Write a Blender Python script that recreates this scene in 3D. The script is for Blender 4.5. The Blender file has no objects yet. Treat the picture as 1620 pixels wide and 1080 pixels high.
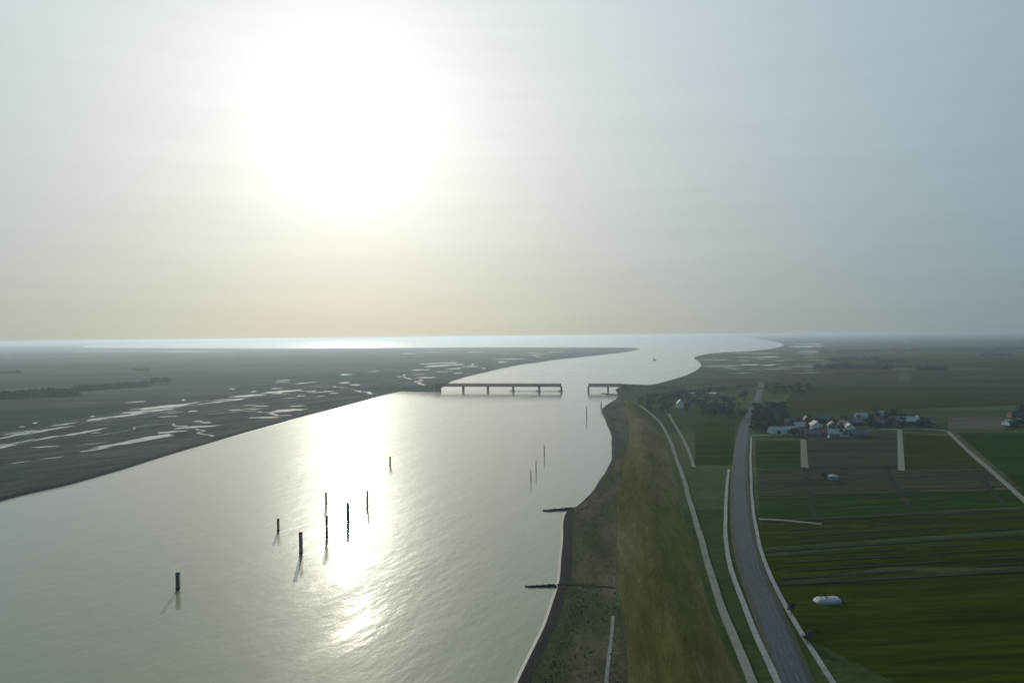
import bpy, bmesh, math, random
from mathutils import Vector, Matrix
from mathutils.geometry import delaunay_2d_cdt
R = math.radians
S = bpy.context.scene
C = S.collection

# ------------------------------------------------------------------ camera
CAM_H = 100.0
F = 1094.0                                   # focal length in pixels of the 1620 px frame
PITCH, ROLL = 0.445, 0.60
cam_d = bpy.data.cameras.new('camera'); cam = bpy.data.objects.new('camera', cam_d); C.objects.link(cam)
cam_d.sensor_width = 36.0; cam_d.lens = F / 1620 * 36; cam_d.clip_start = 1.0; cam_d.clip_end = 400000
CR = Matrix.Rotation(R(90 - PITCH), 4, 'X') @ Matrix.Rotation(R(-ROLL), 4, 'Z')
cam.matrix_world = Matrix.Translation((0, 0, CAM_H)) @ CR
S.camera = cam
CR3 = CR.to_3x3()

# ------------------------------------------------------------------ sun and sky
def pix_dir(px, py):
    return (CR3 @ Vector(((px - 810) / F, -(py - 540) / F, -1))).normalized()
SUN = pix_dir(548, 212)
SUN_EL = math.asin(SUN.z); SUN_AZ = math.atan2(SUN.x, SUN.y)      # azimuth clockwise from +Y
sd = bpy.data.lights.new('sun', 'SUN'); so = bpy.data.objects.new('sun', sd); C.objects.link(so)
sd.energy = 2.1; sd.angle = R(0.5); sd.color = (1.0, 0.92, 0.74)
so.rotation_euler = (-SUN).to_track_quat('-Z', 'Y').to_euler()
so.location = (0, 0, 300)

W = bpy.data.worlds.new('World'); S.world = W; W.use_nodes = True
nt = W.node_tree; nt.nodes.clear()
def wn(t, **k):
    n = nt.nodes.new(t)
    for a, b in k.items(): setattr(n, a, b)
    return n
def wmath(op, a, b=None, c=None, clamp=False):
    n = wn('ShaderNodeMath', operation=op); n.use_clamp = clamp
    for i, v in enumerate((a, b, c)):
        if v is None: continue
        if isinstance(v, (int, float)): n.inputs[i].default_value = v
        else: nt.links.new(v, n.inputs[i])
    return n.outputs[0]
def wcol(fac, col):
    n = wn('ShaderNodeVectorMath', operation='SCALE'); n.inputs[0].default_value = col
    nt.links.new(fac, n.inputs['Scale']); return n.outputs[0]
def wadd(a, b):
    n = wn('ShaderNodeVectorMath', operation='ADD'); nt.links.new(a, n.inputs[0]); nt.links.new(b, n.inputs[1]); return n.outputs[0]
sky = wn('ShaderNodeTexSky'); sky.sky_type = 'NISHITA'; sky.sun_disc = False
sky.sun_elevation = SUN_EL; sky.sun_rotation = SUN_AZ
sky.air_density = 1.0; sky.dust_density = 1.5; sky.ozone_density = 1.5
tc = wn('ShaderNodeTexCoord')
dt = wn('ShaderNodeVectorMath', operation='DOT_PRODUCT'); dt.inputs[1].default_value = SUN
nrm = wn('ShaderNodeVectorMath', operation='NORMALIZE')
nt.links.new(tc.outputs['Generated'], nrm.inputs[0]); nt.links.new(nrm.outputs[0], dt.inputs[0])
ang = wmath('ARCCOSINE', wmath('MINIMUM', dt.outputs['Value'], 0.999999))
def expo(a, s):                                # exp(-a/s)
    return wmath('EXPONENT', wmath('MULTIPLY', a, -1.0 / s))
sep = wn('ShaderNodeSeparateXYZ'); nt.links.new(nrm.outputs[0], sep.inputs[0])
el = wmath('MAXIMUM', sep.outputs['Z'], 0.0)
# hazy air: a base colour that greys and deepens low down, a broad warm-white aureole round the sun, and its blown core
low = expo(el, 0.25); high = wmath('SUBTRACT', 1.0, low)
SKYB = wn('ShaderNodeVectorMath', operation='SCALE'); nt.links.new(sky.outputs['Color'], SKYB.inputs[0]); SKYB.inputs['Scale'].default_value = 0.012
base = wadd(wcol(low, (0.0, 1.1, 2.15)), wcol(high, (1.1, 2.65, 3.7)))
aur = expo(ang, 0.60)
aure = wadd(wcol(wmath('MULTIPLY', aur, low), (9.9, 7.8, 4.2)), wcol(wmath('MULTIPLY', aur, high), (10.3, 8.8, 7.7)))
def gau(s): return wmath('EXPONENT', wmath('MULTIPLY', wmath('POWER', wmath('MULTIPLY', ang, 1 / s), 2.0), -1.0))
core = wadd(wcol(gau(0.17), (1.5, 1.6, 1.7)), wcol(gau(0.055), (40.0, 38.0, 33.0)))
tot = wadd(wadd(wadd(base, SKYB.outputs[0]), aure), core)
# one faint streak of cirrus
vn = wn('ShaderNodeTexNoise'); vn.inputs['Scale'].default_value = 3.0; vn.inputs['Detail'].default_value = 5
vm = wn('ShaderNodeMapping'); vm.inputs['Scale'].default_value = (1.2, 1.2, 14.0)
nt.links.new(nrm.outputs[0], vm.inputs[0]); nt.links.new(vm.outputs[0], vn.inputs['Vector'])
cl = wmath('MULTIPLY_ADD', vn.outputs['Fac'], 0.10, 0.95)
sc = wn('ShaderNodeVectorMath', operation='SCALE'); nt.links.new(tot, sc.inputs[0]); nt.links.new(cl, sc.inputs['Scale'])
bg = wn('ShaderNodeBackground'); bg.inputs['Strength'].default_value = 0.10
nt.links.new(sc.outputs[0], bg.inputs['Color'])
wo = wn('ShaderNodeOutputWorld'); nt.links.new(bg.outputs[0], wo.inputs['Surface'])

S.view_settings.view_transform = 'Standard'; S.view_settings.look = 'None'
S.view_settings.exposure = 0.0; S.view_settings.gamma = 1.0
S.render.engine = 'CYCLES'
S.cycles.use_denoising = True
S.cycles.max_bounces = 6; S.cycles.volume_bounces = 0; S.cycles.caustics_reflective = False
S.cycles.sample_clamp_indirect = 6.0

# ------------------------------------------------------------------ projection helpers
def P(px, py, z=0.0, dmax=70000.0):
    """the point of the plane z seen at pixel (px, py) of the 1620x1080 photograph"""
    d = pix_dir(px, py)
    if d.z > -1e-5: t = dmax
    else: t = min((CAM_H - z) / -d.z, dmax)
    h = math.hypot(d.x, d.y)
    if t * h >= dmax * 0.999:
        return Vector((d.x / h * dmax, d.y / h * dmax, z))
    return Vector((d.x * t, d.y * t, z))
def tag(o, label=None, cat=None, group=None, kind=None):
    if label: o['label'] = label
    if cat: o['category'] = cat
    if group: o['group'] = group
    if kind: o['kind'] = kind
    return o
def empty(name, loc, rz=0.0):
    o = bpy.data.objects.new(name, None); C.objects.link(o); o.location = loc; o.rotation_euler.z = rz
    o.empty_display_size = 1; return o
def link(name, bm, mats, parent=None, smooth=False):
    me = bpy.data.meshes.new(name)
    bm.normal_update(); bm.to_mesh(me); bm.free()
    for m in (mats if isinstance(mats, (list, tuple)) else [mats]): me.materials.append(m)
    if smooth:
        for p in me.polygons: p.use_smooth = True
    o = bpy.data.objects.new(name, me); C.objects.link(o)
    if parent: o.parent = parent
    return o
def box(bm, x0, x1, y0, y1, z0, z1, mi=0, mat=None):
    v = [bm.verts.new(p) for p in ((x0,y0,z0),(x1,y0,z0),(x1,y1,z0),(x0,y1,z0),(x0,y0,z1),(x1,y0,z1),(x1,y1,z1),(x0,y1,z1))]
    if mat is not None:
        for q in v: q.co = mat @ q.co
    for f in ((3,2,1,0),(4,5,6,7),(0,1,5,4),(1,2,6,5),(2,3,7,6),(3,0,4,7)):
        bm.faces.new([v[i] for i in f]).material_index = mi
def bar(bm, a, b, r, n=4, r2=None):
    a, b = Vector(a), Vector(b); r2 = r if r2 is None else r2
    q = (b - a).to_track_quat('Z', 'Y'); ra = []; rb = []
    for i in range(n):
        t = 2 * math.pi * (i + .5) / n; d = q @ Vector((math.cos(t), math.sin(t), 0))
        ra.append(bm.verts.new(a + d * r)); rb.append(bm.verts.new(b + d * r2))
    for i in range(n):
        j = (i + 1) % n; bm.faces.new((ra[i], ra[j], rb[j], rb[i]))
    bm.faces.new(list(reversed(ra))); bm.faces.new(rb)
def lathe(bm, prof, n=16, at=(0, 0)):
    rings = []
    for r, z in prof:
        rings.append([bm.verts.new((at[0] + r * math.cos(2*math.pi*i/n), at[1] + r * math.sin(2*math.pi*i/n), z)) for i in range(n)])
    for a, b in zip(rings, rings[1:]):
        for i in range(n):
            j = (i + 1) % n; bm.faces.new((a[i], a[j], b[j], b[i]))
    bm.faces.new(list(reversed(rings[0]))); bm.faces.new(rings[-1])

# ------------------------------------------------------------------ materials
def mat(name, cols, rough=0.9, scale=0.02, spec=0.3, bump=0.0, bscale=1.0, stretch=(1, 1, 1), rot=0.0, fine=None, metal=0.0, contrast=1.0, parcels=None):
    """cols: one colour or several mixed by world-space noise at `scale` cycles a metre; fine: (scale, amount) of extra light/dark mottling"""
    m = bpy.data.materials.new(name); m.use_nodes = True; t = m.node_tree; b = t.nodes['Principled BSDF']
    b.inputs['Roughness'].default_value = rough; b.inputs['Specular IOR Level'].default_value = spec; b.inputs['Metallic'].default_value = metal
    if isinstance(cols[0], (int, float)): cols = [cols, tuple(c * 0.8 for c in cols)]
    g = t.nodes.new('ShaderNodeNewGeometry'); mp = t.nodes.new('ShaderNodeMapping')
    mp.vector_type = 'TEXTURE'; mp.inputs['Rotation'].default_value = (0, 0, rot); mp.inputs['Scale'].default_value = tuple(1 / v for v in stretch)
    t.links.new(g.outputs['Position'], mp.inputs[0])
    n = t.nodes.new('ShaderNodeTexNoise'); n.inputs['Scale'].default_value = scale; n.inputs['Detail'].default_value = 6; n.inputs['Roughness'].default_value = .6
    t.links.new(mp.outputs[0], n.inputs['Vector'])
    r = t.nodes.new('ShaderNodeValToRGB'); r.color_ramp.elements.remove(r.color_ramp.elements[1])
    k = len(cols); lo, hi = .5 - .22 / contrast, .5 + .22 / contrast
    for i, c in enumerate(cols):
        p = lo + (hi - lo) * i / max(1, k - 1)
        e = r.color_ramp.elements[0] if i == 0 else r.color_ramp.elements.new(p)
        e.position = p; e.color = (*c, 1)
    t.links.new(n.outputs['Fac'], r.inputs[0]); out = r.outputs[0]
    for fs, fa in (fine or []):
        n2 = t.nodes.new('ShaderNodeTexNoise'); n2.inputs['Scale'].default_value = fs; n2.inputs['Detail'].default_value = 4
        t.links.new(mp.outputs[0], n2.inputs['Vector'])
        mr = t.nodes.new('ShaderNodeMapRange'); mr.inputs[1].default_value = .3; mr.inputs[2].default_value = .7
        mr.inputs[3].default_value = 1 - fa; mr.inputs[4].default_value = 1 + fa
        t.links.new(n2.outputs['Fac'], mr.inputs[0])
        vs = t.nodes.new('ShaderNodeVectorMath'); vs.operation = 'SCALE'; t.links.new(out, vs.inputs[0]); t.links.new(mr.outputs[0], vs.inputs['Scale']); out = vs.outputs[0]
    if parcels:                                  # land parcels: each cell of a stretched cell pattern has its own crop
        ps, pst, prot, pa = parcels
        pm = t.nodes.new('ShaderNodeMapping'); pm.vector_type = 'TEXTURE'; pm.inputs['Rotation'].default_value = (0, 0, prot); pm.inputs['Scale'].default_value = (1 / pst[0], 1 / pst[1], 1)
        t.links.new(g.outputs['Position'], pm.inputs[0])
        vo = t.nodes.new('ShaderNodeTexVoronoi'); vo.voronoi_dimensions = '2D'; vo.distance = 'CHEBYCHEV'; vo.inputs['Scale'].default_value = ps; vo.inputs['Randomness'].default_value = .8
        t.links.new(pm.outputs[0], vo.inputs['Vector'])
        sp = t.nodes.new('ShaderNodeSeparateColor'); t.links.new(vo.outputs['Color'], sp.inputs[0])
        r2 = t.nodes.new('ShaderNodeValToRGB'); r2.color_ramp.interpolation = 'CONSTANT'
        els = [(0, (1, 1, 1)), (.25, (1 - pa * .5, 1 - pa * .15, 1 - pa * .5)), (.45, (1 + pa, 1 + pa * .7, 1 + pa * 1.1)), (.62, (1 - pa * .7, 1 - pa * .6, 1 - pa * .5)), (.8, (1 + pa * .2, 1 + pa * .9, 1 + pa * .1))]
        for i, (p_, c_) in enumerate(els):
            e = r2.color_ramp.elements[i] if i < 2 else r2.color_ramp.elements.new(p_)
            e.position = p_; e.color = (*c_, 1)
        t.links.new(sp.outputs[0], r2.inputs[0])
        vm_ = t.nodes.new('ShaderNodeVectorMath'); vm_.operation = 'MULTIPLY'; t.links.new(out, vm_.inputs[0]); t.links.new(r2.outputs[0], vm_.inputs[1]); out = vm_.outputs[0]
    t.links.new(out, b.inputs['Base Color'])
    if bump:
        n3 = t.nodes.new('ShaderNodeTexNoise'); n3.inputs['Scale'].default_value = bscale; n3.inputs['Detail'].default_value = 3
        t.links.new(g.outputs['Position'], n3.inputs['Vector'])
        bu = t.nodes.new('ShaderNodeBump'); bu.inputs['Strength'].default_value = 1.0; bu.inputs['Distance'].default_value = bump
        t.links.new(n3.outputs['Fac'], bu.inputs['Height']); t.links.new(bu.outputs[0], b.inputs['Normal'])
    return m

def water_mat(name, base, rough, waves, ior=1.33, wakes=(), sheen=0.0):
    """silty water; waves: (scale, height, stretch) layers of ripples in world metres"""
    m = bpy.data.materials.new(name); m.use_nodes = True; t = m.node_tree; b = t.nodes['Principled BSDF']
    b.inputs['IOR'].default_value = ior
    g = t.nodes.new('ShaderNodeNewGeometry')
    # patches of smoother and rougher water drawn out along the current
    mp = t.nodes.new('ShaderNodeMapping'); mp.vector_type = 'TEXTURE'; mp.inputs['Rotation'].default_value = (0, 0, R(62)); mp.inputs['Scale'].default_value = (6.0, 1.0, 1)
    t.links.new(g.outputs['Position'], mp.inputs[0])
    n = t.nodes.new('ShaderNodeTexNoise'); n.inputs['Scale'].default_value = 0.035; n.inputs['Detail'].default_value = 5; n.inputs['Roughness'].default_value = .55
    t.links.new(mp.outputs[0], n.inputs['Vector'])
    mr = t.nodes.new('ShaderNodeMapRange'); mr.inputs[1].default_value = .32; mr.inputs[2].default_value = .68
    mr.inputs[3].default_value = rough[0]; mr.inputs[4].default_value = rough[1]
    t.links.new(n.outputs['Fac'], mr.inputs[0]); ro = mr.outputs[0]
    def mth(op, a_, b_=None, cl=False):
        q = t.nodes.new('ShaderNodeMath'); q.operation = op; q.use_clamp = cl
        for i, v in enumerate((a_, b_)):
            if v is None: continue
            if isinstance(v, (int, float)): q.inputs[i].default_value = v
            else: t.links.new(v, q.inputs[i])
        return q.outputs[0]
    wk = None
    for (x_, y_, L_, w_, r_) in wakes:          # choppier water trailing downstream of a post: origin, length, width, turn
        mw = t.nodes.new('ShaderNodeMapping'); mw.vector_type = 'TEXTURE'; mw.inputs['Location'].default_value = (x_, y_, 0)
        mw.inputs['Rotation'].default_value = (0, 0, r_); mw.inputs['Scale'].default_value = (L_, w_, 1); t.links.new(g.outputs['Position'], mw.inputs[0])
        sx = t.nodes.new('ShaderNodeSeparateXYZ'); t.links.new(mw.outputs[0], sx.inputs[0])
        side = mth('SUBTRACT', 1.0, mth('DIVIDE', mth('ABSOLUTE', sx.outputs[1]), mth('ADD', mth('MAXIMUM', sx.outputs[0], 0.0), .25)), True)
        m_ = mth('MULTIPLY', mth('MULTIPLY', side, mth('SUBTRACT', 1.0, sx.outputs[0], True)), mth('MULTIPLY', mth('ADD', sx.outputs[0], .01), 40.0, True))
        wk = m_ if wk is None else mth('MAXIMUM', wk, m_)
    if wk is not None: ro = mth('ADD', ro, mth('MULTIPLY', wk, .14))
    t.links.new(ro, b.inputs['Roughness'])
    b.inputs['Coat Weight'].default_value = sheen; b.inputs['Coat Roughness'].default_value = .42; b.inputs['Coat IOR'].default_value = 1.33
    cr = t.nodes.new('ShaderNodeMix'); cr.data_type = 'RGBA'
    cr.inputs[6].default_value = (*base, 1); cr.inputs[7].default_value = (*[c * .86 for c in base], 1)
    n2 = t.nodes.new('ShaderNodeTexNoise'); n2.inputs['Scale'].default_value = 0.012; n2.inputs['Detail'].default_value = 4
    t.links.new(mp.outputs[0], n2.inputs['Vector']); t.links.new(n2.outputs['Fac'], cr.inputs[0]); t.links.new(cr.outputs[2], b.inputs['Base Color'])
    prev = None
    for sc_, h, st in waves:
        mq = t.nodes.new('ShaderNodeMapping'); mq.vector_type = 'TEXTURE'; mq.inputs['Rotation'].default_value = (0, 0, R(-25)); mq.inputs['Scale'].default_value = tuple(1 / v for v in st)
        t.links.new(g.outputs['Position'], mq.inputs[0])
        nn = t.nodes.new('ShaderNodeTexNoise'); nn.inputs['Scale'].default_value = sc_; nn.inputs['Detail'].default_value = 2
        t.links.new(mq.outputs[0], nn.inputs['Vector'])
        bu = t.nodes.new('ShaderNodeBump'); bu.inputs['Strength'].default_value = 1.0; bu.inputs['Distance'].default_value = h
        t.links.new(nn.outputs['Fac'], bu.inputs['Height'])
        if prev: t.links.new(prev.outputs[0], bu.inputs['Normal'])
        prev = bu
    if prev: t.links.new(prev.outputs[0], b.inputs['Normal']); t.links.new(prev.outputs[0], b.inputs['Coat Normal'])
    return m

WAKES = [(281, 934, 75, 5, 60), (441, 842, 70, 4, 58), (477, 878, 75, 5, 60), (518, 854, 70, 4, 58), (517, 800, 80, 4, 58), (582, 806, 80, 4, 58)]
M = {}
M['water'] = water_mat('river_water', (0.275, 0.272, 0.18), (0.03, 0.125), [(0.07, 0.24, (1, .4, 1)), (0.3, 0.11, (1, .45, 1)), (1.1, 0.025, (1, .6, 1))],
    wakes=[(P(x, y).x, P(x, y).y, L_, w_, R(a_)) for x, y, L_, w_, a_ in WAKES], sheen=0.22)
M['pond'] = water_mat('pond_water', (0.20, 0.20, 0.19), (0.05, 0.10), [(0.5, 0.01, (1, 1, 1))])
M['marsh'] = mat('salt_marsh', [(.064,.072,.050), (.104,.092,.082), (.076,.080,.054), (.120,.104,.092), (.090,.080,.072)], .95, .006, 0.0, fine=[(.03, .3), (.12, .25), (.7, .2)], stretch=(.28, 1, 1), rot=R(52), contrast=1.3)
M['polder'] = mat('left_polder', [(.042,.074,.040), (.068,.086,.052), (.092,.082,.064), (.054,.086,.046)], .95, .003, 0.0, fine=[(.02, .2), (.2, .15)], stretch=(.3, 1, 1), rot=R(15), parcels=(.0035, (.35, 1), R(12), .35))
M['right'] = mat('pasture', [(.046,.064,.018), (.062,.064,.030), (.040,.060,.018), (.070,.060,.036)], .95, .0035, 0.0, fine=[(.03, .22), (.3, .18), (1.5, .15)], stretch=(.4, 1, 1), rot=R(4), parcels=(.0045, (.3, 1), R(3), .4))
M['foreland'] = mat('foreland', [(.078,.074,.046), (.058,.062,.030), (.104,.090,.060), (.066,.070,.036)], .95, .03, 0.0, fine=[(.15, .25), (1.2, .22)], bump=.4, bscale=.8, stretch=(1, .3, 1), rot=R(-8))
M['dyke'] = mat('dyke_grass', [(.094,.084,.036), (.128,.104,.056), (.070,.072,.018), (.108,.092,.044)], .95, .02, 0.0, fine=[(.06, .22), (.4, .2), (1.5, .2)], stretch=(1, .16, 1), rot=R(-9), bump=.25, bscale=1.2)
M['riprap'] = mat('riprap', [(.012,.015,.017), (.030,.031,.032), (.018,.021,.022), (.050,.047,.045)], .95, .5, .02, fine=[(3.0, .35)], bump=.8, bscale=1.5, contrast=1.6)
M['creek_mud'] = mat('creek_mud', [(.035,.034,.034), (.055,.05,.048)], .7, .1, .2)
M['mud'] = mat('wet_mud', [(.17,.16,.145), (.22,.21,.19)], .6, .05, .4)
M['asphalt'] = mat('asphalt', [(.044,.050,.060), (.066,.071,.080), (.053,.060,.069)], .85, .05, .1, fine=[(.4, .15), (2., .1)], stretch=(1, .15, 1))
M['wear'] = mat('worn_asphalt', [(.060,.066,.075), (.078,.083,.092), (.048,.054,.063)], .85, .08, .1, fine=[(.5, .25), (2., .15)])
M['concrete'] = mat('pale_concrete', [(.17,.17,.16), (.27,.26,.245), (.22,.215,.20)], .9, .12, .1, fine=[(.6, .2), (2.0, .15)])
M['track'] = mat('gravel_track', [(.15,.145,.115), (.24,.225,.19), (.18,.17,.14)], .9, .15, 0.0, fine=[(1.0, .15)])
M['ditch'] = mat('ditch_bank', [(.03,.035,.02), (.05,.05,.03)], .95, .1, 0.0)
M['rust'] = mat('dark_steel', [(.05,.045,.045), (.09,.06,.05), (.06,.055,.05)], .6, .4, .4, fine=[(2., .3)])
M['steel'] = mat('bridge_steel', [(.014,.015,.018), (.024,.022,.021)], .8, .2, .05)
M['stone'] = mat('pier_masonry', [(.04,.038,.036), (.07,.065,.062)], .9, .5, .05, fine=[(2., .25)])
M['deck'] = mat('timber_deck', [(.022,.02,.019), (.034,.03,.028)], .95, .6, 0.0)
M['white'] = mat('white_paint', (.78,.78,.77), .4, .5, .4)
M['red'] = mat('red_paint', (.35,.04,.03), .5, .5, .4)
M['green'] = mat('green_paint', (.03,.16,.06), .5, .5, .4)
M['black'] = mat('black_rubber', (.02,.02,.02), .8, .5, .2)
M['glass'] = mat('window_glass', (.03,.04,.05), .08, .5, .6)
M['brick'] = mat('red_brick', [(.22,.09,.065), (.28,.12,.09)], .9, .8, .2, fine=[(4., .15)])
M['render'] = mat('pale_render', [(.60,.58,.54), (.66,.64,.60)], .85, .4, .2)
M['tile_red'] = mat('red_tiles', [(.20,.065,.045), (.26,.09,.06)], .6, .7, .35, fine=[(4., .2)])
M['tile_dark'] = mat('dark_tiles', [(.05,.052,.06), (.075,.075,.085)], .45, .7, .45, fine=[(4., .2)])
M['sheet'] = mat('pale_sheet_roof', [(.26,.255,.25), (.34,.335,.33)], .6, .3, .3, fine=[(3., .08)])
M['bark'] = mat('bark', [(.07,.06,.05), (.11,.09,.075)], .9, 1.0, 0.0)
M['leaf_a'] = mat('bare_twigs', [(.060,.060,.072), (.095,.085,.088), (.055,.068,.052)], .9, .06, 0.0)
M['leaf_b'] = mat('dark_foliage', [(.03,.05,.02), (.05,.075,.03)], .85, .25, 0.0)
M['pane_far'] = mat('far_wood', [(.035,.045,.035), (.055,.06,.045)], .95, .02, 0.0, fine=[(.1, .3)])

# ------------------------------------------------------------------ ground: water, land sheets, banks
def offset_line(pts, d):
    """polyline shifted d metres to its left"""
    out = []
    for i, p in enumerate(pts):
        a = pts[max(0, i - 1)]; b = pts[min(len(pts) - 1, i + 1)]
        t = (b - a).to_2d(); t = t.normalized() if t.length > 1e-6 else Vector((1, 0))
        dd = d[i] if isinstance(d, (list, tuple)) else d
        out.append(Vector((p.x - t.y * dd, p.y + t.x * dd, p.z)))
    return out
def smooth_px(pts, n=6):
    """Catmull-Rom through pixel points"""
    out = []
    for i in range(len(pts) - 1):
        p0 = pts[max(0, i-1)]; p1 = pts[i]; p2 = pts[i+1]; p3 = pts[min(len(pts)-1, i+2)]
        for k in range(n):
            t = k / n
            out.append(tuple(.5 * ((2*p1[j]) + (-p0[j]+p2[j])*t + (2*p0[j]-5*p1[j]+4*p2[j]-p3[j])*t*t + (-p0[j]+3*p1[j]-3*p2[j]+p3[j])*t**3) for j in (0, 1)))
    out.append(tuple(pts[-1])); return out
def sheet(name, pts, z, m, thick=0.0):
    bm = bmesh.new()
    n = len(pts); sc_ = 1e-3
    r = delaunay_2d_cdt([Vector((p.x * sc_, p.y * sc_)) for p in pts], [(i, (i + 1) % n) for i in range(n)], [list(range(n))], 1, 1e-9)
    vs = [bm.verts.new((v.x / sc_, v.y / sc_, z)) for v in r[0]]
    for f in r[2]: bm.faces.new([vs[i] for i in f])
    bm.normal_update()
    for q in list(bm.faces):
        if q.normal.z < 0: q.normal_flip()
    if thick:
        for e in [e for e in bm.edges if len(e.link_faces) == 1]:
            a, b = e.verts
            c = bm.verts.new(a.co - Vector((0, 0, thick))); d = bm.verts.new(b.co - Vector((0, 0, thick)))
            bm.faces.new((a, b, d, c))
    return link(name, bm, m)
def ribbon(name, line, prof, m, parent=None, smooth=False, seg=None):
    """loft: prof = [(offset to the left, z)], one offset list per vertex allowed"""
    bm = bmesh.new(); rows = []
    for off, z in prof:
        l = offset_line(line, off); rows.append([bm.verts.new((p.x, p.y, (z if not isinstance(z, (list, tuple)) else z[i]))) for i, p in enumerate(l)])
    for a, b in zip(rows, rows[1:]):
        for i in range(len(line) - 1):
            f = bm.faces.new((a[i], a[i+1], b[i+1], b[i]))
    bm.normal_update()
    for q in bm.faces:
        if q.normal.z < 0: q.normal_flip()
    return link(name, bm, m, parent, smooth)

rnd = random.Random(7)
def wiggle(line, amp, seed=1):
    r = random.Random(seed); ph = [r.uniform(0, 6.28) for _ in range(4)]; out = []; s = 0; prev = line[0]
    for p in line:
        s += (p - prev).length; prev = p
        d = amp * (math.sin(s/23 + ph[0]) * .5 + math.sin(s/9.1 + ph[1]) * .3 + math.sin(s/51 + ph[2]) * .6)
        out.append(d)
    return offset_line(line, out)

# water: rings of growing cells out to the horizon, around the point below the camera
def radial_sheet(name, z, m, rmax=80000.0):
    bm = bmesh.new(); n = 96; rad = [60 * 1.22 ** k for k in range(60)]
    rad = [r for r in rad if r < rmax] + [rmax]; rings = []
    c = bm.verts.new((0, 0, z))
    for r in rad: rings.append([bm.verts.new((r*math.cos(2*math.pi*i/n), r*math.sin(2*math.pi*i/n), z)) for i in range(n)])
    for i in range(n): bm.faces.new((c, rings[0][i], rings[0][(i+1) % n]))
    for a, b in zip(rings, rings[1:]):
        for i in range(n): bm.faces.new((a[i], b[i], b[(i+1) % n], a[(i+1) % n]))
    return link(name, bm, m)
tag(radial_sheet('water', 0.0, M['water']), kind='structure')

ZL = 1.6     # left marsh level
ZR = 3.0     # right polder level
# --- left bank shoreline, from near left to the far tip
LS = smooth_px([(-420,905),(-200,850),(0,793),(100,769),(200,741),(330,701),(420,675),(480,659),(540,643),(600,627),(640,619),(690,616),(715,603),(745,594),(775,587),(815,578),(850,573),(885,568),(920,564.5),(960,560),(990,556.5),(1008,553)], 5)
LW = wiggle([P(x, y, 0) for x, y in LS], 1.2, 3)
tip = [P(1012, 551.5, 0), P(1000, 550.2, 0), P(900, 549.6, 0), P(760, 549.4, 0), P(640, 550.2, 0), P(500, 551.2, 0), P(400, 551.2, 0), P(250, 550.6, 0), P(135, 549.8, 0), P(128, 547, 0), P(140, 545.2, 0), P(200, 544.2, 0), P(360, 541.5, 0), P(480, 539.0, 0), P(640, 537.2, 0), P(800, 535.3, 0), P(1000, 533.4, 0)]
far = [P(x, 500, 0, 60000) for x in (1000, 600, 200, -200, -600, -1100)]
landL = LW + tip + far
# level ground and its bank towards the river
inner = offset_line(LW, 5.0)
sheet('ground', inner + tip + far, ZL, M['marsh'], 3)['kind'] = 'structure'
tag(ribbon('river_bank', LW, [(-3.0, -0.6), (0.0, 0.25), (2.2, 1.2), (5.2, ZL + .03)], M['riprap']), kind='structure')
tag(ribbon('mud_shore', LW, [(-4.5, -0.15), (-2.5, 0.07), (-0.3, 0.20)], M['mud']), kind='structure')
# green polder behind the marsh
pol = smooth_px([(-500,790),(-200,722),(0,684),(90,668),(200,649),(330,632),(440,616),(520,606),(600,598),(660,588),(700,574),(690,562),(600,556)], 4)
sheet('polder', [P(x, y, ZL) for x, y in pol] + [P(x, y, ZL) for x, y in ((400,553.6),(250,552.6),(120,552.0),(60,547.5),(40,546))] + [P(x, 500, 0, 45000) for x in (0, -300, -700, -1200)], ZL + .25, M['polder'])['kind'] = 'structure'

# --- right bank shoreline, from below the camera to the horizon
RS = smooth_px([(640,1500),(740,1270),(800,1135),(828,1072),(848,1025),(868,982),(880,940),(889,895),(892,850),(893,812),(905,805),(926,788),(944,768),(960,745),(969,722),(968,695),(961,672),(953,650),(960,640),(974,632),(978,622),(975,615),(1000,612.5),(1030,610),(1058,603),(1085,594),(1103,585),(1109,577),(1104,570),(1098,566.5),(1110,562),(1140,558.5),(1190,555.5),(1220,552),(1236,548),(1240,544.5),(1228,540.5),(1205,536.5),(1180,533),(1168,531.2)], 5)
RW = wiggle([P(x, y, 0) for x, y in RS], 0.8, 5)
far = [P(x, 500, 0, 60000) for x in (1168, 1350, 1620, 2000, 2600)]
near = [Vector((2500, 60, 0)), Vector((600, -60, 0)), Vector((-60, -60, 0))]
near = [Vector((40000, 4000, 0)), Vector((2500, -100, 0)), Vector((100, -200, 0)), Vector((-150, -200, 0))]
innerR = offset_line(RW, -4.6)
sheet('ground', innerR + far + near, ZR, M['right'], 4)['kind'] = 'structure'
tag(ribbon('river_bank', RW, [(2.0, -0.6), (0.0, 0.2), (-2.2, 1.8), (-4.9, ZR + .03)], M['riprap']), kind='structure')
tag(ribbon('mud_shore', RW, [(1.9, -0.12), (1.0, 0.05), (0.2, 0.16)], M['mud']), kind='structure')

# foreland between the river and the dyke, dark and rough
fl_in = [p for p in offset_line(RW, -4.8) if p.y < P(960, 632, 0).y]
toeL = smooth_px([(955,1300),(985,1080),(975,960),(968,880),(968,820),(978,760),(990,700),(992,660),(985,634)], 5)
toeR = smooth_px([(1290,1300),(1160,1040),(1128,960),(1100,880),(1080,800),(1066,740),(1052,700),(1030,664),(1000,634)], 5)
TL = [P(x, y, ZR) for x, y in toeL]; TR = [P(x, y, ZR) for x, y in toeR]
sheet('foreland', fl_in + list(reversed(offset_line(TL, -4.0))), ZR + .12, M['foreland'])['kind'] = 'structure'
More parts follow.
